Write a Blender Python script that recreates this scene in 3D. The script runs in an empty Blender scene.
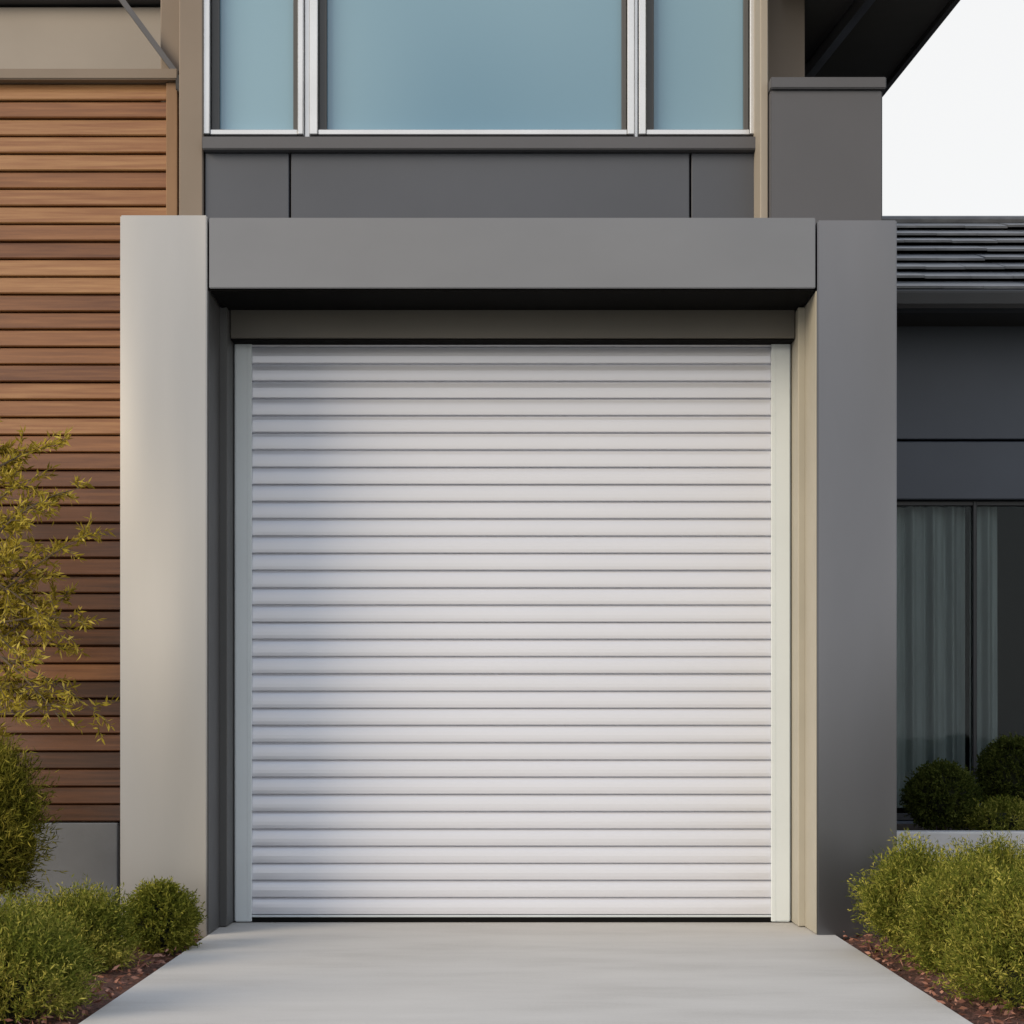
import bpy, bmesh, math, random
import numpy as np
from mathutils import Vector, Matrix
R = math.radians
C = bpy.context.scene.collection
rng = np.random.default_rng(7); random.seed(7)
F, D0, CH, HY = 1800.0, 9.0, 1.04, 727.0
def X(px, Y): return (px-512)*(D0+Y)/F
def Z(py, Y): return CH+(HY-py)*(D0+Y)/F

# ------------------------------------------------------------ materials
def newmat(name):
    m = bpy.data.materials.new(name); m.use_nodes = True
    nt = m.node_tree; nt.nodes.clear()
    out = nt.nodes.new('ShaderNodeOutputMaterial'); b = nt.nodes.new('ShaderNodeBsdfPrincipled')
    nt.links.new(b.outputs[0], out.inputs[0])
    return m, nt, b, out
def N(nt, t, **k):
    n = nt.nodes.new(t)
    for a, v in k.items(): setattr(n, a, v)
    return n
def ramp(nt, fac, stops):
    r = N(nt, 'ShaderNodeValToRGB'); e = r.color_ramp.elements
    while len(e) < len(stops): e.new(0.5)
    for i, (p, c) in enumerate(stops):
        e[i].position = p; e[i].color = (*c, 1)
    nt.links.new(fac, r.inputs[0]); return r.outputs[0]
def noise(nt, scale, detail=3, vec=(1, 1, 1), rough=.55):
    tc = N(nt, 'ShaderNodeTexCoord'); mp = N(nt, 'ShaderNodeMapping'); mp.inputs['Scale'].default_value = vec
    n = N(nt, 'ShaderNodeTexNoise'); n.inputs['Scale'].default_value = scale; n.inputs['Detail'].default_value = detail
    n.inputs['Roughness'].default_value = rough
    nt.links.new(tc.outputs['Object'], mp.inputs[0]); nt.links.new(mp.outputs[0], n.inputs['Vector'])
    return n.outputs[0]
def bump(nt, b, h, strength, dist=.01):
    bp = N(nt, 'ShaderNodeBump'); bp.inputs['Strength'].default_value = strength; bp.inputs['Distance'].default_value = dist
    nt.links.new(h, bp.inputs['Height']); nt.links.new(bp.outputs[0], b.inputs['Normal'])
def sc(c, k): return tuple(min(1, v*k) for v in c)
def paint(name, col, rough=.5, metal=0., var=.12, scale=1.5, vec=(1, 1, 1), bs=0, fine=60, fvec=(1, 1, 1), spec=.5, dist=.004, det=2):
    m, nt, b, o = newmat(name)
    f = noise(nt, scale, 4, vec)
    c = ramp(nt, f, [(.3, sc(col, 1-var)), (.7, sc(col, 1+var))])
    nt.links.new(c, b.inputs['Base Color'])
    b.inputs['Roughness'].default_value = rough; b.inputs['Metallic'].default_value = metal
    b.inputs['Specular IOR Level'].default_value = spec
    if bs: bump(nt, b, noise(nt, fine, det, fvec), bs, dist)
    return m
M = {}
# satin sheet metal: the bump is the slow waviness of a thin folded sheet
M['silver'] = paint('silver_panel_sunlit', (.455, .445, .437), .40, .92, .05, 1.6, (1.6, 1, .3), 1.0, .9, (1.9, 1, .7), dist=.075, det=0)  # left pillar's sun sheen put into a lighter base than the grey panels
M['grey'] = paint('grey_panel', (.235, .237, .248), .34, .85, .06, 1.3, (.6, 1, 1), 1.0, 1.0, (.55, 1, .9), dist=.08, det=0)
M['greyv'] = paint('grey_panel_upright', (.19, .194, .212), .34, .85, .06, 1.3, (1.5, 1, .4), 1.0, 1.0, (1.8, 1, .5), dist=.16, det=0)
M['spandrel'] = paint('dark_panel', (.085, .093, .113), .42, .2, .06, 1.2)
M['block'] = paint('block_panel', (.095, .097, .110), .5, .1, .06, 1.4)
M['jamb_sunlit'] = paint('cream_jamb_sunlit', (.38, .36, .305), .5, 0, .06, 2.5)  # right jamb: warm sunlight put into the colour
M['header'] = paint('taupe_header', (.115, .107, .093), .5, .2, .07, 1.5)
M['inner'] = paint('sash_metal_jamb_shade', (.075, .076, .078), .5, 0, .08, 2)  # sash metal; on the left jamb and reveal it stands in for shade
M['shutter'] = paint('shutter_white', (.655, .675, .745), .22, .2, .02, 1.3, (.6, 1, 2.5))
M['guide'] = paint('guide_white', (.64, .70, .74), .3, 0, .04, 2)
M['alu'] = paint('aluminium', (.72, .73, .75), .25, .75, .05, 3)
M['taupe'] = paint('taupe_wall', (.34, .305, .27), .8, 0, .06, 1.2, bs=.1)
M['beige'] = paint('sunlit_side_beige', (.34, .305, .26), .6, 0, .06, 1.2)  # sunlight on the block's left side, put into the colour
M['brown'] = paint('brown_column', (.22, .178, .143), .65, 0, .08, 1.5)
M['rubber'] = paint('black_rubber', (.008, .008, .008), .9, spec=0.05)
M['darksoffit'] = paint('dark_soffit', (.075, .075, .078), .8, spec=.1)
M['fascia'] = paint('fascia', (.035, .033, .034), .6)
M['lowwall'] = paint('low_wall', (.074, .088, .118), .5, 0, .08, 1.3)
M['gutter'] = paint('gutter_metal', (.04, .042, .047), .45, .2)
M['room'] = paint('room_dark', (.012, .012, .012), 1, spec=0)
M['curtain'] = paint('curtain_fabric', (.36, .42, .43), .9, 0, .14, 4, (4, 1, .3), spec=.1)
M['plinth'] = paint('plinth_concrete', (.15, .166, .195), .8, 0, .1, 4, bs=.2)
M['planter'] = paint('planter_render', (.70, .70, .70), .8, 0, .08, 4, bs=.15)
M['soil'] = paint('soil', (.05, .035, .026), 1, 0, .4, 30, bs=.6)
M['bark'] = paint('bark', (.10, .075, .05), .9, 0, .35, 25, (1, 1, .25))
M['backing'] = paint('dark_batten', (.03, .014, .008), .9, spec=.1)
m, nt, b, o = newmat('concrete')
f1 = noise(nt, 1.1, 7, (.8, 2.4, 1), .62); f2 = noise(nt, 70, 3)
mx = N(nt, 'ShaderNodeMath', operation='MULTIPLY_ADD'); nt.links.new(f2, mx.inputs[0]); mx.inputs[1].default_value = .22; nt.links.new(f1, mx.inputs[2])
nt.links.new(ramp(nt, mx.outputs[0], [(.38, (.47, .457, .435)), (.6, (.555, .542, .52)), (.85, (.61, .598, .575))]), b.inputs['Base Color'])
b.inputs['Roughness'].default_value = .75
bump(nt, b, f2, .15, .004); M['concrete'] = m
M['lawn'] = paint('ground_lawn', (.07, .085, .035), 1, 0, .4, 8)
M['bounce_road'] = paint('bounce_road_concrete', (.30, .29, .275), .9, 0, .1, .6)  # pale tone chosen to bounce light onto the facade
m, nt, b, o = newmat('mulch')
nt.links.new(ramp(nt, noise(nt, 45, 5), [(.3, (.04, .018, .012)), (.55, (.13, .056, .04)), (.75, (.22, .10, .072))]), b.inputs['Base Color'])
b.inputs['Roughness'].default_value = .95; bump(nt, b, noise(nt, 60, 4), .9, .03); M['mulch'] = m
m, nt, b, o = newmat('mulch_chips')
g = N(nt, 'ShaderNodeNewGeometry')
nt.links.new(ramp(nt, g.outputs['Random Per Island'], [(0, (.06, .026, .017)), (.5, (.21, .086, .06)), (1, (.40, .21, .155))]), b.inputs['Base Color'])
b.inputs['Roughness'].default_value = .9; M['chips'] = m
# wood
PITCH = 17.7*9.9/1800
m, nt, b, o = newmat('wood_siding')
tc = N(nt, 'ShaderNodeTexCoord'); sp = N(nt, 'ShaderNodeSeparateXYZ'); nt.links.new(tc.outputs['Object'], sp.inputs[0])
g = N(nt, 'ShaderNodeNewGeometry'); rnd = g.outputs['Random Per Island']
cmb = N(nt, 'ShaderNodeCombineXYZ'); mul = N(nt, 'ShaderNodeMath', operation='MULTIPLY'); nt.links.new(rnd, mul.inputs[0]); mul.inputs[1].default_value = 40
a1 = N(nt, 'ShaderNodeMath', operation='MULTIPLY'); nt.links.new(sp.outputs[0], a1.inputs[0]); a1.inputs[1].default_value = .9
a2 = N(nt, 'ShaderNodeMath', operation='MULTIPLY'); nt.links.new(sp.outputs[2], a2.inputs[0]); a2.inputs[1].default_value = 22
nt.links.new(a1.outputs[0], cmb.inputs[0]); nt.links.new(mul.outputs[0], cmb.inputs[1]); nt.links.new(a2.outputs[0], cmb.inputs[2])
nz = N(nt, 'ShaderNodeTexNoise'); nz.inputs['Scale'].default_value = 2.2; nz.inputs['Detail'].default_value = 7; nz.inputs['Roughness'].default_value = .6
nt.links.new(cmb.outputs[0], nz.inputs['Vector'])
zz = N(nt, 'ShaderNodeMapRange'); nt.links.new(sp.outputs[2], zz.inputs[0]); zz.inputs[1].default_value = .8; zz.inputs[2].default_value = 4.6; zz.inputs[3].default_value = -.27; zz.inputs[4].default_value = .22  # tree and occlusion shade painted in: boards darken towards the bottom
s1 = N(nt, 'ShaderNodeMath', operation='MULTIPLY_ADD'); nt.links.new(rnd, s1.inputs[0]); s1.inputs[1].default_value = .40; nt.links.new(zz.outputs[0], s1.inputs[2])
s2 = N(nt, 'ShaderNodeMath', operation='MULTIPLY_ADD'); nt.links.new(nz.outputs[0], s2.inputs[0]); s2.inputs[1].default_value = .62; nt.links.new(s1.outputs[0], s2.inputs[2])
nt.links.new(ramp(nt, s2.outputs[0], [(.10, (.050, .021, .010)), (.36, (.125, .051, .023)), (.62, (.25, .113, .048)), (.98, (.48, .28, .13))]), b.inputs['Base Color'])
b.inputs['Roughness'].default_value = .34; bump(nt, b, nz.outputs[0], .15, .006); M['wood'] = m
M['woodtrim'] = paint('wood_trim', (.25, .148, .08), .6, 0, .2, 3, (2, 2, .3))
m, nt, b, o = newmat('slate')
nt.links.new(ramp(nt, noise(nt, 2.6, 5, (1.2, 3, 3), .65), [(.3, (.05, .052, .057)), (.55, (.11, .113, .12)), (.75, (.20, .205, .21))]), b.inputs['Base Color'])  # pale streaks: glancing sky highlights put into the slate colour
b.inputs['Roughness'].default_value = .34; M['slate'] = m
m, nt, b, o = newmat('sky_reflection_glass')
f = noise(nt, .5, 1, (1, 1, .7))
nt.links.new(ramp(nt, f, [(.3, (.13, .262, .375)), (.7, (.235, .39, .50))]), b.inputs['Base Color'])  # blue sky reflection put into the base colour
b.inputs['Roughness'].default_value = .03; b.inputs['IOR'].default_value = 1.7
M['glass'] = m
m, nt, b, o = newmat('clear_glass')
gl = N(nt, 'ShaderNodeBsdfGlossy'); gl.inputs['Roughness'].default_value = .03; gl.inputs[0].default_value = (.35, .38, .4, 1)
tr = N(nt, 'ShaderNodeBsdfTransparent'); tr.inputs[0].default_value = (.88, .9, .9, 1)
fr = N(nt, 'ShaderNodeFresnel'); fr.inputs[0].default_value = 1.45
ms = N(nt, 'ShaderNodeMixShader'); nt.links.new(fr.outputs[0], ms.inputs[0]); nt.links.new(tr.outputs[0], ms.inputs[1]); nt.links.new(gl.outputs[0], ms.inputs[2])
nt.links.new(ms.outputs[0], o.inputs[0]); M['clear'] = m
def leafmat(name, stops, trans=.3):
    m, nt, b, o = newmat(name); nt.nodes.remove(b)
    g = N(nt, 'ShaderNodeNewGeometry')
    nn = noise(nt, 6, 1)
    a = N(nt, 'ShaderNodeMath', operation='MULTIPLY_ADD'); nt.links.new(g.outputs['Random Per Island'], a.inputs[0]); a.inputs[1].default_value = .6
    s = N(nt, 'ShaderNodeMath', operation='MULTIPLY_ADD'); nt.links.new(nn, s.inputs[0]); s.inputs[1].default_value = .8; s.inputs[2].default_value = -.2
    nt.links.new(s.outputs[0], a.inputs[2])
    c = ramp(nt, a.outputs[0], stops)
    d = N(nt, 'ShaderNodeBsdfDiffuse'); nt.links.new(c, d.inputs[0])
    t = N(nt, 'ShaderNodeBsdfTranslucent'); nt.links.new(c, t.inputs[0])
    ms = N(nt, 'ShaderNodeMixShader'); ms.inputs[0].default_value = trans
    nt.links.new(d.outputs[0], ms.inputs[1]); nt.links.new(t.outputs[0], ms.inputs[2]); nt.links.new(ms.outputs[0], o.inputs[0])
    return m
M['leaf_shrub'] = leafmat('leaf_shrub', [(.05, (.045, .07, .012)), (.5, (.19, .21, .034)), (.95, (.62, .55, .13))])
M['leaf_ball'] = leafmat('leaf_ball', [(.05, (.045, .065, .01)), (.5, (.17, .185, .028)), (.95, (.44, .41, .08))])
M['leaf_dark'] = leafmat('leaf_dark', [(.05, (.022, .035, .01)), (.5, (.07, .09, .02)), (.95, (.19, .21, .05))])
M['leaf_tree'] = leafmat('leaf_tree', [(.05, (.15, .125, .016)), (.5, (.46, .37, .05)), (.95, (.74, .62, .16))], .4)
M['leaf_tall'] = leafmat('leaf_tall', [(.05, (.055, .065, .01)), (.5, (.19, .185, .028)), (.95, (.44, .38, .075))])
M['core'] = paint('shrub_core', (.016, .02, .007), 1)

# ------------------------------------------------------------ object helpers
W = {}
def thing(name, label, cat, loc, group=None):
    o = bpy.data.objects.new(name, None); C.objects.link(o); o.location = loc; o.empty_display_size = .2
    o['label'] = label; o['category'] = cat
    if group: o['group'] = group
    W[o.name] = Vector(loc); return o
def link(name, me, mat, parent=None, label=None):
    o = bpy.data.objects.new(name, me); C.objects.link(o)
    for mm in (mat if isinstance(mat, (list, tuple)) else [mat]): me.materials.append(mm)
    off = Vector((0, 0, 0))
    if parent is not None:
        off = W[parent.name]; o.parent = parent
        me.transform(Matrix.Translation(-off))
    W[o.name] = off.copy()
    if label: o['label'] = label
    return o
def structure(o): o['kind'] = 'structure'; return o
class MB:
    def __init__(s): s.bm = bmesh.new()
    def box(s, x0, x1, y0, y1, z0, z1, bev=.004, seg=1):
        x0, x1 = sorted((x0, x1)); y0, y1 = sorted((y0, y1)); z0, z1 = sorted((z0, z1))
        b = bmesh.new()
        vs = [b.verts.new(p) for p in [(x0,y0,z0),(x1,y0,z0),(x1,y1,z0),(x0,y1,z0),(x0,y0,z1),(x1,y0,z1),(x1,y1,z1),(x0,y1,z1)]]
        for f in [(0,3,2,1),(4,5,6,7),(0,1,5,4),(1,2,6,5),(2,3,7,6),(3,0,4,7)]: b.faces.new([vs[i] for i in f])
        if bev: bmesh.ops.bevel(b, geom=b.edges[:], offset=bev, segments=seg, affect='EDGES')
        s.merge(b); return s
    def merge(s, b):
        me = bpy.data.meshes.new('t'); b.to_mesh(me); b.free(); s.bm.from_mesh(me); bpy.data.meshes.remove(me)
    def prism(s, pts, axis_from, axis_to):
        A = [s.bm.verts.new((axis_from, y, z)) for y, z in pts]; B = [s.bm.verts.new((axis_to, y, z)) for y, z in pts]
        n = len(pts)
        for i in range(n): s.bm.faces.new((A[i], A[(i+1)%n], B[(i+1)%n], B[i]))
        s.bm.faces.new(A[::-1]); s.bm.faces.new(B); return s
    def hexa(s, lo, hi):
        a = [s.bm.verts.new(p) for p in lo]; b = [s.bm.verts.new(p) for p in hi]
        for i in range(4): s.bm.faces.new((a[i], a[(i+1)%4], b[(i+1)%4], b[i]))
        s.bm.faces.new(a[::-1]); s.bm.faces.new(b); return s
    def tube(s, pts, radii, n=7):
        rings = []
        for i, p in enumerate(pts):
            p = Vector(p); d = (Vector(pts[min(i+1, len(pts)-1)])-Vector(pts[max(i-1, 0)])).normalized()
            u = d.cross(Vector((.3, 1, .2))).normalized(); v = d.cross(u)
            rings.append([s.bm.verts.new(p+(u*math.cos(2*math.pi*k/n)+v*math.sin(2*math.pi*k/n))*radii[i]) for k in range(n)])
        for a, b in zip(rings, rings[1:]):
            for k in range(n): s.bm.faces.new((a[k], a[(k+1)%n], b[(k+1)%n], b[k]))
        s.bm.faces.new(rings[0][::-1]); s.bm.faces.new(rings[-1]); return s
    def build(s, name, mat, parent=None, label=None, smooth=False):
        bmesh.ops.recalc_face_normals(s.bm, faces=s.bm.faces[:])
        me = bpy.data.meshes.new(name); s.bm.to_mesh(me); s.bm.free()
        if smooth:
            for p in me.polygons: p.use_smooth = True
        return link(name, me, mat, parent, label)

# ------------------------------------------------------------ setting
structure(MB().box(-150, 150, -150, 150, -.3, -.035, 0).build('ground', M['lawn']))
DL, DR = -1.525, 1.622
structure(MB().box(DL, DR, -11, .95, -.12, 0, .006).build('driveway', M['concrete']))
structure(MB().box(-150, 150, -13, -11.004, -.12, -.005, .01).build('bounce_pavement', M['concrete']))  # unseen strip behind the camera, added to bounce light
structure(MB().box(-150, 150, -26, -13.004, -.2, -.03, 0).build('bounce_road', M['bounce_road']))  # unseen street behind the camera, added to lift light on the facade
def bed(x0, x1, y0, y1):
    nx, ny = 60, 60; me = bpy.data.meshes.new('mulch')
    vs = []; fs = []
    for j in range(ny+1):
        for i in range(nx+1):
            x = x0+(x1-x0)*i/nx; y = y0+(y1-y0)*j/ny
            e = min(i, nx-i, 3)/3
            vs.append((x, y, -.03+e*(.018+.02*math.sin(x*5+y*3)*math.sin(y*7-x*2)+random.uniform(-.006, .006))))
    for j in range(ny):
        for i in range(nx):
            a = j*(nx+1)+i; fs.append((a, a+1, a+nx+2, a+nx+1))
    me.from_pydata(vs, [], fs); return me
structure(link('mulch_bed', bed(-5, DL-.003, -4.2, .88), M['mulch']))
structure(link('mulch_bed', bed(DR+.003, 5.2, -4.2, 1.12), M['mulch']))
def leaf_arrays(P, D, L, Wd):
    n = len(P)
    up = rng.normal(size=(n, 3)); S = np.cross(D, up); S /= np.linalg.norm(S, axis=1)[:, None]+1e-9
    Nn = np.cross(S, D)
    L = np.asarray(L)[:, None]; Wd = np.asarray(Wd)[:, None]
    mid = P+D*L*.45+Nn*L*.06
    return np.stack([P, mid+S*Wd*.5, P+D*L, mid-S*Wd*.5], axis=1).reshape(-1, 3)
def leaves_obj(name, P, D, L, Wd, mat, parent, core=None):
    V = leaf_arrays(P, D, L, Wd); n = len(P)
    cv, cf = core if core is not None else (np.zeros((0, 3)), [])
    allv = np.vstack([V, cv]); me = bpy.data.meshes.new(name)
    me.vertices.add(len(allv)); me.vertices.foreach_set('co', allv.ravel().astype(np.float32))
    base = len(V); cl = [[i+base for i in f] for f in cf]
    loops = np.concatenate([np.arange(n*4), np.array([i for f in cl for i in f], dtype=int)]) if cl else np.arange(n*4)
    starts = list(range(0, n*4, 4)); k = n*4
    for f in cl: starts.append(k); k += len(f)
    me.loops.add(len(loops)); me.loops.foreach_set('vertex_index', loops.astype(np.int32))
    me.polygons.add(len(starts)); me.polygons.foreach_set('loop_start', np.array(starts, dtype=np.int32))
    mi = np.zeros(len(starts), dtype=np.int32); mi[n:] = 1
    me.update(calc_edges=True)
    o = link(name, me, [mat, M['core']] if cl else mat, parent)
    if cl: me.polygons.foreach_set('material_index', mi)
    me.validate(); return o
def chips(n, x0, x1, y0, y1, label):
    c = np.column_stack([rng.uniform(x0, x1, n), rng.uniform(y0, y1, n), rng.uniform(-.012, .016, n)])
    d = rng.normal(size=(n, 3)); d[:, 2] *= .35; d /= np.linalg.norm(d, axis=1)[:, None]
    o = leaves_obj('mulch_chips', c, d, rng.uniform(.02, .055, n), rng.uniform(.008, .018, n), M['chips'], None)
    o['kind'] = 'stuff'; o['label'] = label; o['category'] = 'mulch'
chips(3600, DL-2.0, DL-.01, -3.4, .1, 'reddish brown bark mulch in the bed left of the driveway')
chips(3600, DR+.01, DR+1.6, -3.4, .3, 'reddish brown bark mulch in the bed right of the driveway')

# ------------------------------------------------------------ the house
house = thing('modern_house', 'two storey grey house with white roller garage door framed by metal portal', 'house', (0, .9, 0))
MB().box(-1.83, 1.86, .97, 7, 0, Z(217, .5), .01).build('wall', M['spandrel'], house)
MB().box(-8, -1.836, 1.0, 7, 0, 4.4, .01).build('wall', M['taupe'], house)
zt = Z(215, 0); lz0, lz1 = Z(288, 0), Z(217.5, 0)
pl_ = MB().box(X(120, 0), X(207, 0), 0, .885, -.02, zt, .006, 2).build('portal_pillar', M['silver'], house, 'sunlit silver portal pillar on the left')
pr_ = MB().box(X(817.5, 0), X(897, 0), 0, .885, -.02, Z(220, 0), .006, 2).build('portal_pillar', M['greyv'], house, 'dark grey portal pillar on the right')
lint = MB().box(X(209, 0), X(815.5, 0), .002, .345, lz0, lz1, .004, 2).build('portal_lintel', M['grey'], house)
MB().box(X(207, 0)+.012, X(817.5, 0)-.012, .02, .435, lz0-.010, lz0-.001, .002).build('soffit_shade', M['rubber'], lint)  # added dark strip: shadow under the lintel put into colour
MB().box(X(207, 0)+.001, X(207, 0)+.006, .012, .349, .004, lz0-.012, .001).build('reveal_light_tone', M['inner'], pl_)  # added slab: shade of the left reveal put into a dark colour
MB().box(X(817.5, 0)-.006, X(817.5, 0)-.001, .012, .349, .004, lz0-.012, .001).build('reveal_light_tone', M['jamb_sunlit'], pr_)  # added slab: sun on the right reveal put into a cream colour
# recess
jl, jr = -1.48, 1.487; YHD = .44; zh = Z(338, YHD)
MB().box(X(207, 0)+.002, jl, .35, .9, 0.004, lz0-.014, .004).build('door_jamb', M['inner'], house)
MB().box(jr, X(817.5, 0)-.002, .35, .9, 0.004, lz0-.014, .004).build('door_jamb', M['jamb_sunlit'], house)
hd = MB().box(jl+.002, jr-.002, YHD, .56, zh, lz1-.02, .004).build('door_header', M['header'], house)
MB().box(jl+.004, jr-.004, YHD+.012, .577, zh-.007, zh-.001, .001).build('brush_seal', M['rubber'], hd)
# roller shutter
YD = .6
pitch = 17.2*9.6/1800; z0 = Z(914.5, YD); ns = 36
prof = []
for k in range(ns):
    b = z0+k*pitch+random.uniform(-.001, .001); jy = random.uniform(-.0008, .0008)
    for t, yy in [(0, .006), (.008, -.0085), (.025, -.0135), (.06, -.0155), (.22, -.0162), (.42, -.0156), (.6, -.0136), (.74, -.0105), (.85, -.0062), (.93, -.0010), (.962, .003), (.968, .008), (.996, .008)]:
        prof.append((YD+yy+jy, b+t*pitch))
bm = bmesh.new(); xs = [X(251, YD), 0, X(772, YD)]
rows = [[bm.verts.new((x, y, z)) for x in xs] for y, z in prof]
for a, b2 in zip(rows, rows[1:]):
    for i in range(2): bm.faces.new((a[i], a[i+1], b2[i+1], b2[i]))
me = bpy.data.meshes.new('garage_door'); bmesh.ops.recalc_face_normals(bm, faces=bm.faces[:]); bm.to_mesh(me); bm.free()
door = link('garage_door', me, M['shutter'], house, 'white horizontal slat roller shutter')
for a, b2 in ((X(235, YD), X(252, YD)), (X(771, YD), X(789.5, YD))):
    g = MB().box(a+.003, b2, YD-.038, YD+.03, .005, zh+.25, .006, 2)
    g.box((b2-.022) if a < 0 else a-.004, (b2+.004) if a < 0 else a+.022, YD-.039, YD-.025, .006, zh+.25, .003)
    g.build('guide_rail', M['guide'], door)
MB().box(X(251, YD), X(772, YD), YD-.018, YD+.012, .0265, z0-.002, .003).build('bottom_bar', M['guide'], door)
MB().box(X(251, YD), X(772, YD), YD-.022, YD+.02, .003, .026, .002).build('bottom_seal', M['rubber'], door)
# upper storey
YW = .55; YS = .5
zs0, zs1 = 3.3, Z(153, YS)
for a, b2 in [(205, 289), (291, 689.5), (691.5, 761)]:
    MB().box(X(a, YS), X(b2, YS), YS, .62, zs0, zs1, .004).build('spandrel_panel', M['spandrel'], house)
fr = MB(); ztop = 5.3
def wf(px0, px1, z_0, z_1, y0, y1): fr.box(X(px0, YW), X(px1, YW), y0, y1, z_0, z_1, .004)
zb = Z(137, YW)
wf(204, 211, zb, ztop, .50, .62); wf(749, 758, zb, ztop, .50, .62)
for a, b2 in ((298.5, 304), (310, 318.5), (627, 634), (638.5, 645.5)): wf(a, b2, zb, ztop, .505, .62)
wf(304.3, 309.7, zb, ztop, .56, .62); wf(634.3, 638.2, zb, ztop, .56, .62)
PN = ((211.3, 298.2), (318.8, 626.7), (645.8, 748.7))
for a, b2 in PN: wf(a, b2, zb, Z(131.5, YW), .512, .62)
wf(204, 758, ztop+.002, ztop+.06, .505, .62)
window = fr.build('window', M['alu'], house)
for a, b2 in PN:
    zz0 = Z(131, YW)
    for p0, p1 in ((a+.3, a+8), (b2-5, b2-.3)): MB().box(X(p0, YW), X(p1, YW), .55, .583, zz0, ztop-.002, .003).build('sash_stile', M['inner'], window)
    MB().box(X(a, YW)+.004, X(b2, YW)-.004, .585, .6, zz0, ztop-.004, 0).build('pane', M['glass'], window)
MB().box(X(204, YS), X(757, YS), .44, .62, zs1+.002, Z(140, YS), .005, 2).build('window_sill', M['block'], window)
MB().box(-1.63, 1.3, .62, .95, 3.3, 5.5, 0).build('wall', M['room'], house)
MB().box(X(179, .48), X(203, .48), .48, .9, zt-.1, 5.6, .006).build('column', M['brown'], house)
MB().box(X(163, .98), X(203, .98), .905, 1.5, 4.4, 5.6, .006).build('column', M['brown'], house)
MB().box(X(759, .6), X(803, .6), .54, .95, 3.5, 5.6, .006).build('column', M['brown'], house)
MB().box(X(760.5, .25), X(768.3, .25), .255, .538, 3.45, 5.6, .004).build('sunlit_block_side', M['beige'], house)  # added strip: stands in for the sunlit left face of the block
# block over the right pillar
YB = .2
zc = Z(90, YB)
blk = MB().box(X(770.5, YB), X(882.5, YB), YB, 1.3, 3.45, zc, .006, 2).build('upper_block', M['block'], house)
MB().box(X(770, YB), X(885.5, YB), YB-.025, 1.32, zc+.001, Z(78.5, YB), .005, 2).build('coping', M['block'], blk)
MB().box(X(803, .6)+.004, 1.83, 1.9, 2.1, 4.2, 4.915, .004).build('wall', M['block'], house)
MB().box(-1.64, 1.83, 2.105, 7, 4.0, 4.915, .004).build('wall', M['block'], house)
def er(Y): return 2.336-.0756*(Y-.6)
ze = Z(0, .6)
eave = MB()
eave.hexa([(1.42, -.3, ze), (er(-.3), -.3, ze), (er(7), 7, ze), (1.42, 7, ze)], [(1.42, -.3, ze+.3), (er(-.3), -.3, ze+.3), (er(7), 7, ze+.3), (1.42, 7, ze+.3)])
ev = eave.build('eave', M['darksoffit'], house)
fb = MB()
fb.hexa([(er(-.3)+.003, -.3, ze-.03), (er(-.3)+.033, -.3, ze-.03), (er(7)+.033, 7, ze-.03), (er(7)+.003, 7, ze-.03)], [(er(-.3)+.003, -.3, ze+.34), (er(-.3)+.033, -.3, ze+.34), (er(7)+.033, 7, ze+.34), (er(7)+.003, 7, ze+.34)])
fb.build('fascia', M['fascia'], ev)
def br(Y): return 1.83-.122*(Y-.6)
bb = MB(); bb.hexa([(br(0), 0, ze-.075), (br(0)+.05, 0, ze-.075), (br(1.895)+.05, 1.895, ze-.075), (br(1.895), 1.895, ze-.075)], [(br(0), 0, ze-.002), (br(0)+.05, 0, ze-.002), (br(1.895)+.05, 1.895, ze-.002), (br(1.895), 1.895, ze-.002)])
bb.build('soffit_beam', M['greyv'], ev)
MB().box(-1.84, 1.415, .5, 7, 5.62, 5.85, .01).box(-8, -1.841, 2.3, 7, 5.62, 5.85, .01).build('roof', M['darksoffit'], house)
# left: timber clad balcony front
YL = .9
wz0, wz1 = Z(822, YL), Z(84, YL)
wb = MB(); n = int(round((wz1-wz0)/PITCH)); p = (wz1-wz0)/n
for i in range(n):
    a = wz0+i*p; j = random.uniform(-.004, .003)
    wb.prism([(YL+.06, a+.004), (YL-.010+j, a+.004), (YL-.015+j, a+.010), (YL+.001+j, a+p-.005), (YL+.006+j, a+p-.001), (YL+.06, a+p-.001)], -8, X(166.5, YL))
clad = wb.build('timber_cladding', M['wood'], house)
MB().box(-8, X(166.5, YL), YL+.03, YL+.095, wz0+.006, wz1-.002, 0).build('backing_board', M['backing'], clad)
MB().box(X(167, YL), X(178.5, YL), YL-.03, YL+.09, zt-.1, wz1, .004).build('corner_trim', M['woodtrim'], clad)
MB().box(-8, X(119, YL), YL-.03, YL+.095, -.05, wz0-.004, .006).build('plinth', M['plinth'], house)
cp = MB().box(-8, X(180, YL), YL-.07, YL+.2, wz1+.002, Z(73, YL), .006, 2).build('balcony_coping', M['brown'], house)
bk = MB(); bk.box(X(178, YL), X(189, YL), YL-.075, YL-.045, Z(95, YL), Z(79, YL), .008, 2)
bk.box(X(180.5, YL), X(184, YL), YL-.085, YL-.035, Z(97, YL), Z(88, YL), .004)
bk.build('bracket', M['fascia'], cp)
MB().box(-8, -1.65, 2.4, 2.6, 4.4, 5.6, .005).build('wall', M['taupe'], house)
Yq = .845
p0 = Vector((X(112, Yq), Yq, Z(-14, Yq))); p1 = Vector((X(177, Yq), Yq, Z(74, Yq)))
d = (p1-p0).normalized(); u = Vector((d.z, 0, -d.x))*.014
bq = MB(); y1 = Vector((0, .05, 0))
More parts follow.
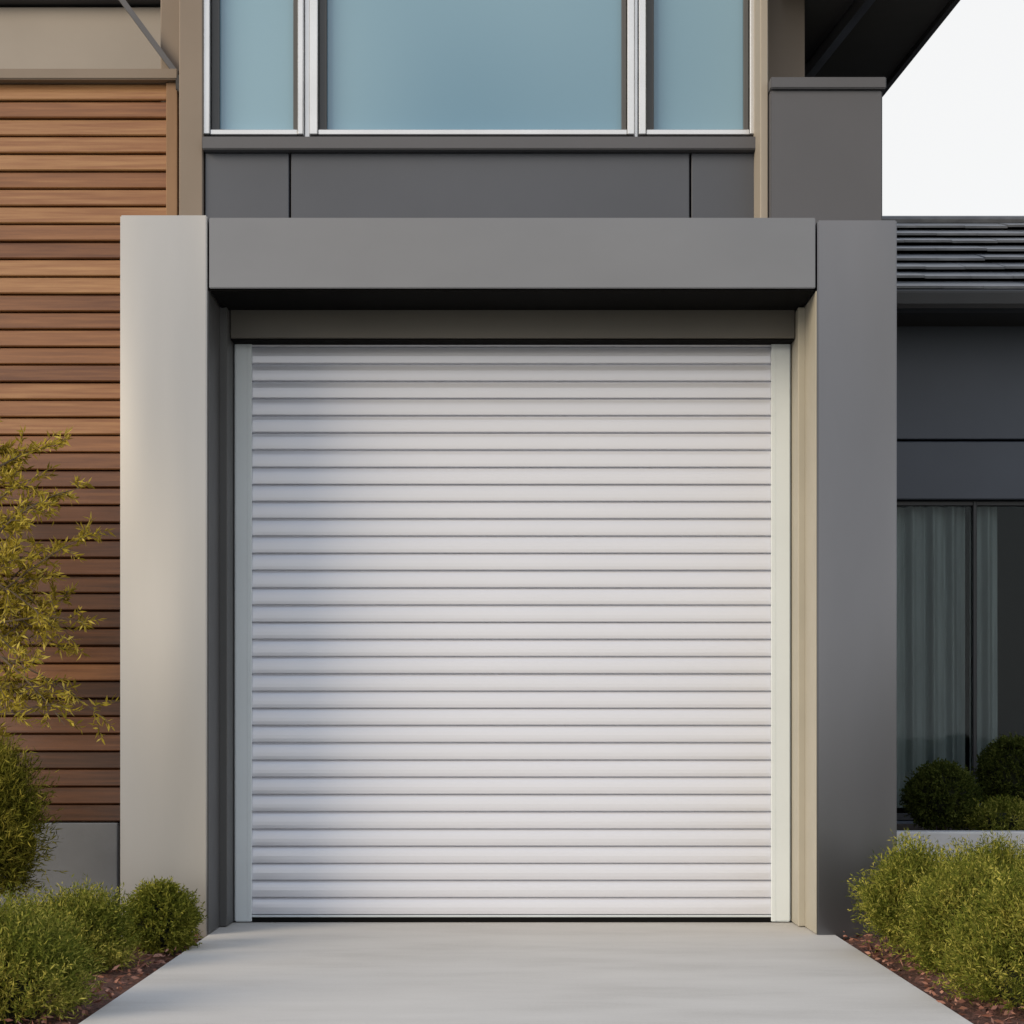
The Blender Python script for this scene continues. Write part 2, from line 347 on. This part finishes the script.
bq.hexa([p0-u, p0+u, p0+u+y1, p0-u+y1], [p1-u, p1+u, p1+u+y1, p1-u+y1]); bq.build('brace', M['block'], house)
# ------------------------------------------------------------ low house on the right
low = thing('low_house', 'low dark blue grey house with slate roof, set back behind the planter', 'house', (4.5, 2.8, 0))
YH = 2.8; wx0, wx1 = 2.46, 4.9; wzt = Z(500, YH)
MB().box(1.87, 8.5, YH, YH+.2, Z(439, YH), 3.75, .004).build('wall', M['lowwall'], low)
MB().box(1.87, 8.5, YH-.004, YH+.2, wzt+.004, Z(441.5, YH), .006).build('wall_panel', M['lowwall'], low)
MB().box(1.87, wx0-.002, YH, YH+.2, 0, wzt, .004).build('wall', M['lowwall'], low)
MB().box(wx1+.002, 8.5, YH, YH+.2, 0, wzt, .004).build('wall', M['lowwall'], low)
MB().box(wx0, wx1, YH, YH+.2, 0, .42, .004).build('wall', M['lowwall'], low)
MB().box(1.87, 8.5, 5.5, 5.6, 0, 3.7, 0).box(8.4, 8.5, YH+.21, 5.49, 0, 3.7, 0).box(1.87, 1.9, YH+.21, 5.49, 0, 3.7, 0).build('wall', M['room'], low)
MB().box(1.87, 8.5, YH+.21, 5.49, 3.0, 3.05, 0).build('ceiling', M['room'], low)
MB().box(1.91, 8.39, YH+.21, 5.49, 0, .05, 0).build('floor', M['room'], low)
wfm = MB()
for a, b2 in ((wx0, wx0+.05), (X(975, YH), X(979, YH)), (wx1-.05, wx1), (X(1060, YH), X(1066, YH))): wfm.box(a, b2, YH+.05, YH+.12, .425, wzt, .004)
wfm.box(wx0+.051, wx1-.051, YH+.055, YH+.115, wzt-.03, wzt-.001, .003).box(wx0+.051, wx1-.051, YH+.055, YH+.115, .425, .47, .003)
lw = wfm.build('window', M['gutter'], low)
MB().box(wx0+.052, wx1-.052, YH+.08, YH+.09, .472, wzt-.032, 0).build('pane', M['clear'], lw)
ye, ztile = 2.3, Z(292, 2.3)
rf = MB(); yr = 4.62; nc = 8; run = (yr-ye)/nc
for i in range(nc):
    ya = ye+i*run; za = ztile+i*run*.466
    x = 1.87-random.uniform(0, .3)
    while x < 8.6:
        w = random.uniform(.24, .36); j = random.uniform(-.005, .006)
        a0, a1 = max(x+.0012, 1.87), min(x+w-.0012, 8.6)
        if a1-a0 > .02:
            rf.hexa([(a0, ya-.03, za+.014+j), (a1, ya-.03, za+.014+j), (a1, ya+run*1.1, za+run*.466+.002), (a0, ya+run*1.1, za+run*.466+.002)],
                    [(a0, ya-.03, za+.030+j), (a1, ya-.03, za+.030+j), (a1, ya+run*1.1, za+run*.466+.014), (a0, ya+run*1.1, za+run*.466+.014)])
        x += w
roof = rf.build('roof', M['slate'], low)
zr = ztile+(yr-ye)*.466
MB().hexa([(1.87, ye, ztile-.03), (8.6, ye, ztile-.03), (8.6, yr, zr-.03), (1.87, yr, zr-.03)], [(1.87, ye, ztile-.006), (8.6, ye, ztile-.006), (8.6, yr, zr-.006), (1.87, yr, zr-.006)]).build('roof_deck', M['rubber'], roof)
MB().hexa([(1.87, yr+.01, zr-.02), (8.6, yr+.01, zr-.02), (8.6, 7.4, ztile), (1.87, 7.4, ztile)], [(1.87, yr+.01, zr+.03), (8.6, yr+.01, zr+.03), (8.6, 7.4, ztile+.04), (1.87, 7.4, ztile+.04)]).build('rear_slope', M['slate'], roof)
MB().tube([(1.87, yr, zr+.015), (8.6, yr, zr+.015)], [.04, .04], 10).build('ridge', M['slate'], roof)
zg = Z(312, 2.3)
MB().prism([(2.2, zg+.03), (2.215, zg+.005), (2.26, zg), (2.33, zg), (2.33, ztile-.035), (2.2, ztile-.01), (2.19, ztile-.015), (2.19, ztile-.03)], 1.88, 8.6).build('gutter', M['gutter'], roof)
MB().box(1.88, 8.5, 2.335, YH-.003, zg+.02, zg+.045, 0).build('soffit', M['fascia'], roof)
def curtain(x0, x1, label):
    nx = 160; me = bpy.data.meshes.new('curtain'); vs = []; fs = []
    zz = np.linspace(.5, wzt-.02, 14); ph = random.uniform(0, 6)
    for j, z in enumerate(zz):
        for i in range(nx+1):
            x = x0+(x1-x0)*i/nx
            a = .028*math.sin(x*46+ph+.5*math.sin(x*11))+.014*math.sin(x*93+1.3*ph+.3*z)+.012*math.sin(x*17+z*.5)
            vs.append((x, YH+.2+a, z))
    for j in range(13):
        for i in range(nx):
            k = j*(nx+1)+i; fs.append((k, k+1, k+nx+2, k+nx+1))
    me.from_pydata(vs, [], fs)
    for p_ in me.polygons: p_.use_smooth = True
    o = link('curtain', me, M['curtain']); o['label'] = label; o['category'] = 'curtain'; o['group'] = 'curtains in the low house window'
curtain(wx0+.03, X(974, YH), 'wide grey green curtain behind glass beside the right portal pillar')
curtain(X(979, YH), X(1006, YH), 'narrow grey green curtain right of the thin window mullion')
pl = thing('planter', 'low pale rendered planter wall below the curtained window', 'planter', (3.6, 1.3, 0))
zp = Z(832, 1.2)
MB().box(1.95, 6, 1.2, 1.36, -.05, zp, .008, 2).box(1.95, 2.1, 1.363, 2.79, -.05, zp, .008, 2).box(5.85, 6, 1.363, 2.79, -.05, zp, .008, 2).build('planter_wall', M['planter'], pl)
MB().box(2.103, 5.847, 1.363, 2.79, 0, zp-.04, 0).build('soil', M['soil'], pl)

# ------------------------------------------------------------ shrubs
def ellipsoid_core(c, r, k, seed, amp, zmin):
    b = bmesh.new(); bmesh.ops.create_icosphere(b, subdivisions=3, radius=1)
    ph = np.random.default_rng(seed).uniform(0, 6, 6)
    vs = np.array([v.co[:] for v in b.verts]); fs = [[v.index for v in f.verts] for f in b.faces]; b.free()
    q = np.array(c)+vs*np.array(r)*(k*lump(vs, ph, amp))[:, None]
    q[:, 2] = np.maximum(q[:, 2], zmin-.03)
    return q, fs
def lump(d, ph, amp=.10):
    return 1+amp*(np.sin(d[:, 0]*4.1+ph[0])*np.sin(d[:, 1]*3.7+ph[1])+.7*np.sin(d[:, 2]*5.3+ph[2]+d[:, 0]*3)+.4*np.sin(d[:, 0]*9+ph[3])*np.sin(d[:, 2]*8+ph[4]))
def shrub(name, label, cat, c, r, mat, sprigs=1500, per=14, slen=.07, leaf=(.018, .03), lw=.005, up=.5, seed=1, group=None, amp=.10, base=0.0, core=.72):
    t = thing(name, label, cat, (c[0], c[1], base), group)
    g = np.random.default_rng(seed); ph = g.uniform(0, 6, 6)
    d = g.normal(size=(sprigs, 3)); d /= np.linalg.norm(d, axis=1)[:, None]
    lowz = (base-c[2])/r[2]
    d[:, 2] = np.where(d[:, 2] < max(-.9, lowz-.05), -d[:, 2], d[:, 2])
    rad = (.66+.30*g.random(sprigs)**.6)*lump(d, ph, amp)
    B = np.array(c)+d*np.array(r)*rad[:, None]
    SD = d+np.array([0, 0, up])+g.normal(size=(sprigs, 3))*.35; SD /= np.linalg.norm(SD, axis=1)[:, None]
    SL = slen*(.45+1.1*g.random(sprigs)**1.5)
    tpos = np.tile(np.linspace(.05, 1, per), (sprigs, 1))
    P = (B[:, None, :]+SD[:, None, :]*(tpos*SL[:, None])[:, :, None]).reshape(-1, 3)
    LD = np.repeat(SD, per, axis=0)*.8+g.normal(size=(sprigs*per, 3))*.6; LD /= np.linalg.norm(LD, axis=1)[:, None]
    keep = P[:, 2] > base
    P, LD = P[keep], LD[keep]; n = len(P)
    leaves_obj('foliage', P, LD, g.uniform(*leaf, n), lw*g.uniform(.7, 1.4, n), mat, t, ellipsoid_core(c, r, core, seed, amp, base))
    st = MB()
    for k in range(6):
        a = g.uniform(0, 6.28); q = g.uniform(.2, .6)
        st.tube([(c[0]+.02*math.cos(a), c[1]+.02*math.sin(a), base-.03), (c[0]+r[0]*q*math.cos(a)*.6, c[1]+r[1]*q*math.sin(a)*.6, c[2]+.02), (c[0]+r[0]*q*math.cos(a), c[1]+r[1]*q*math.sin(a), c[2]+r[2]*.5)], [.009, .006, .003], 5)
    st.build('stem', M['bark'], t)
    return t
def PX(px, py, Y): return (X(px, Y), Y, Z(py, Y))
def px(v, Y): return v*(D0+Y)/F
def ps(name, label, cat, cx, cy, rx, ry, Y, mat, ryy=None, base=0.0, **k):
    shrub(name, label, cat, PX(cx, cy, Y), (px(rx, Y), px(ryy or rx, Y), px(ry, Y)), mat, base=base, **k)
FS = dict(sprigs=3300, per=13, slen=.115, leaf=(.015, .029), lw=.005, up=.7, amp=.18, core=.60)
ps('shrub', 'small round clipped shrub at the foot of the silver pillar', 'shrub', 160, 924, 32, 33, -.55, M['leaf_ball'], sprigs=1900, per=12, slen=.05, leaf=(.014, .026), lw=.006, up=.35, seed=11, amp=.08)
ps('shrub', 'fine leaved mounded shrub just left of the small round one', 'shrub', 74, 955, 42, 40, -1.2, M['leaf_shrub'], seed=12, **FS)
ps('shrub', 'broad feathery shrub in the bottom left corner', 'shrub', 4, 996, 64, 68, -2.45, M['leaf_shrub'], seed=13, **FS)
ps('shrub', 'tall narrow dark shrub against the timber wall at the left edge', 'shrub', -8, 835, 28, 66, .1, M['leaf_tall'], seed=14, sprigs=2200, per=16, slen=.18, leaf=(.03, .055), lw=.006, up=1.2, core=.5)
ps('shrub', 'mounded fine leaved shrub nearest the dark grey pillar', 'shrub', 918, 909, 42, 38, -.8, M['leaf_shrub'], seed=21, **FS)
ps('shrub', 'rear fine leaved shrub at the right edge below the planter', 'shrub', 992, 899, 60, 35, -.35, M['leaf_shrub'], seed=22, **FS)
ps('shrub', 'middle fine leaved shrub overhanging the right mulch strip', 'shrub', 966, 936, 42, 48, -1.3, M['leaf_shrub'], seed=23, **FS)
ps('shrub', 'large fine leaved shrub nearest the bottom right corner', 'shrub', 1030, 980, 62, 76, -2.15, M['leaf_shrub'], seed=24, **FS)
BS = dict(sprigs=2000, per=12, slen=.035, leaf=(.014, .024), lw=.008, up=.1, amp=.04, core=.8)
ps('topiary_ball', 'dark clipped ball shrub in the planter nearest the grey pillar', 'shrub', 942, 798, 34, 33, 1.7, M['leaf_dark'], base=zp-.04, seed=31, **BS)
ps('topiary_ball', 'dark clipped ball shrub in the planter cut by the right edge', 'shrub', 1012, 780, 33, 41, 2.2, M['leaf_dark'], base=zp-.04, seed=32, **BS)
ps('shrub', 'low spreading pale green plant in front of the planter balls', 'shrub', 1004, 822, 32, 14, 1.55, M['leaf_shrub'], base=zp-.04, seed=33, sprigs=800, per=10, slen=.06, leaf=(.02, .03), lw=.006)

# ------------------------------------------------------------ small tree, left
tree = thing('small_tree', 'slender yellow green leaved tree in front of the timber cladding', 'tree', (X(-45, .15), .15, -.03))
tb = MB(); Yt = .15
tp = [(X(-45, Yt), Yt, -.05), (X(-40, Yt), Yt+.02, .7), (X(-30, Yt), Yt, 1.5), (X(-38, Yt), Yt-.03, 2.2), (X(-20, Yt), Yt, 2.75)]
tb.tube(tp, [.04, .034, .026, .017, .006], 9)
LP, LDs, LL, LW = [], [], [], []
g = np.random.default_rng(5)
tips = [(22, 452), (62, 446), (8, 475), (48, 500), (80, 488), (20, 525), (90, 535), (55, 545), (12, 560), (42, 578), (68, 596), (18, 622), (84, 622), (60, 650), (25, 668), (45, 705), (96, 712), (15, 715), (-60, 470), (-90, 540), (-80, 620), (-110, 580), (-50, 690), (-30, 430), (5, 600), (30, 640), (-5, 520), (-10, 700),
        (30, 480), (35, 545), (8, 640), (0, 560), (70, 636), (28, 505), (14, 690), (5, 455), (50, 625), (22, 590), (65, 725), (-5, 735)]
for (tx, ty) in tips:
    Ye = Yt+g.uniform(-.28, .3)
    tip = Vector(PX(tx, ty, Ye))
    zb_ = tip.z+g.uniform(-.1, .45) if tip.z < 1.6 else tip.z-g.uniform(.15, .5)
    zb_ = max(1.0, min(2.5, zb_))
    for a, b2 in zip(tp, tp[1:]):
        if a[2] <= zb_ <= b2[2]:
            q = (zb_-a[2])/(b2[2]-a[2]); base = Vector(a).lerp(Vector(b2), q); break
    mid = base.lerp(tip, .55)+Vector((0, 0, .06))
    path = [base, base.lerp(mid, .5)+Vector((0, 0, .03)), mid, mid.lerp(tip, .55)+Vector((0, 0, .012)), tip]
    tb.tube(path, [.008, .006, .0045, .003, .0015], 5)
    for s_ in range(11):
        q = g.uniform(.4, 1.0); i = min(3, int(q*4)); o_ = path[i].lerp(path[i+1], q*4-i)
        dirn = (tip-base).normalized()*.6+Vector(g.normal(size=3))*.55+Vector((.1, 0, .05)); dirn.normalize()
        ln = g.uniform(.06, .17); e_ = o_+dirn*ln-Vector((0, 0, .02))
        tb.tube([o_, o_.lerp(e_, .5)+Vector((0, 0, .008)), e_], [.002, .0015, .0008], 4)
        for k in range(16):
            qq = (k+.5)/16; P_ = o_.lerp(e_, qq)
            dd = dirn*.7+Vector(g.normal(size=3))*.6+Vector((0, 0, -.1)); dd.normalize()
            LP.append(P_[:]); LDs.append(dd[:]); LL.append(g.uniform(.03, .062)); LW.append(g.uniform(.007, .014))
tb.build('trunk', M['bark'], tree)
leaves_obj('crown', np.array(LP), np.array(LDs), np.array(LL), np.array(LW), M['leaf_tree'], tree)

# ------------------------------------------------------------ light
sd = Vector((-.78, -.60, .38)).normalized()
L = bpy.data.lights.new('sun', 'SUN'); L.energy = 2.4; L.angle = R(30); L.color = (1, .82, .58)
so = bpy.data.objects.new('sun', L); C.objects.link(so); so.rotation_euler = (-sd).to_track_quat('-Z', 'Y').to_euler(); so.location = (-6, -6, 6)
w = bpy.data.worlds.new('World'); bpy.context.scene.world = w; w.use_nodes = True
nt = w.node_tree; nt.nodes.clear()
sk = nt.nodes.new('ShaderNodeTexSky'); sk.sky_type = 'NISHITA'; sk.sun_disc = False
sk.sun_elevation = math.asin(sd.z); sk.sun_rotation = math.atan2(sd.x, sd.y); sk.dust_density = 2; sk.air_density = 1.0; sk.ozone_density = 1
# thin bright high cloud: white near the horizon, bluer overhead
tc = nt.nodes.new('ShaderNodeTexCoord'); sp = nt.nodes.new('ShaderNodeSeparateXYZ'); nt.links.new(tc.outputs['Generated'], sp.inputs[0])
SK = .12
hz = ramp(nt, sp.outputs[2], [(.0, (.97, .95, .92)), (.36, (.975, .96, .935)), (.9, (.50, .61, .80))])
sca = N(nt, 'ShaderNodeVectorMath', operation='SCALE'); nt.links.new(hz, sca.inputs[0]); sca.inputs['Scale'].default_value = 1.1/SK
mixc = N(nt, 'ShaderNodeMix', data_type='RGBA'); mixc.inputs[0].default_value = .82
nt.links.new(sk.outputs[0], mixc.inputs[6]); nt.links.new(sca.outputs[0], mixc.inputs[7])
bg = nt.nodes.new('ShaderNodeBackground'); bg.inputs[1].default_value = SK
ow = nt.nodes.new('ShaderNodeOutputWorld'); nt.links.new(mixc.outputs[2], bg.inputs[0]); nt.links.new(bg.outputs[0], ow.inputs[0])
# ------------------------------------------------------------ camera
cd = bpy.data.cameras.new('camera'); cd.sensor_width = 36; cd.lens = F/1024*36; cd.shift_y = (HY-512)/1024; cd.clip_end = 500
co = bpy.data.objects.new('camera', cd); C.objects.link(co); co.location = (0, -D0, CH); co.rotation_euler = (R(90), 0, 0)
s = bpy.context.scene; s.camera = co
s.view_settings.view_transform = 'Standard'; s.view_settings.look = 'None'; s.view_settings.exposure = 0
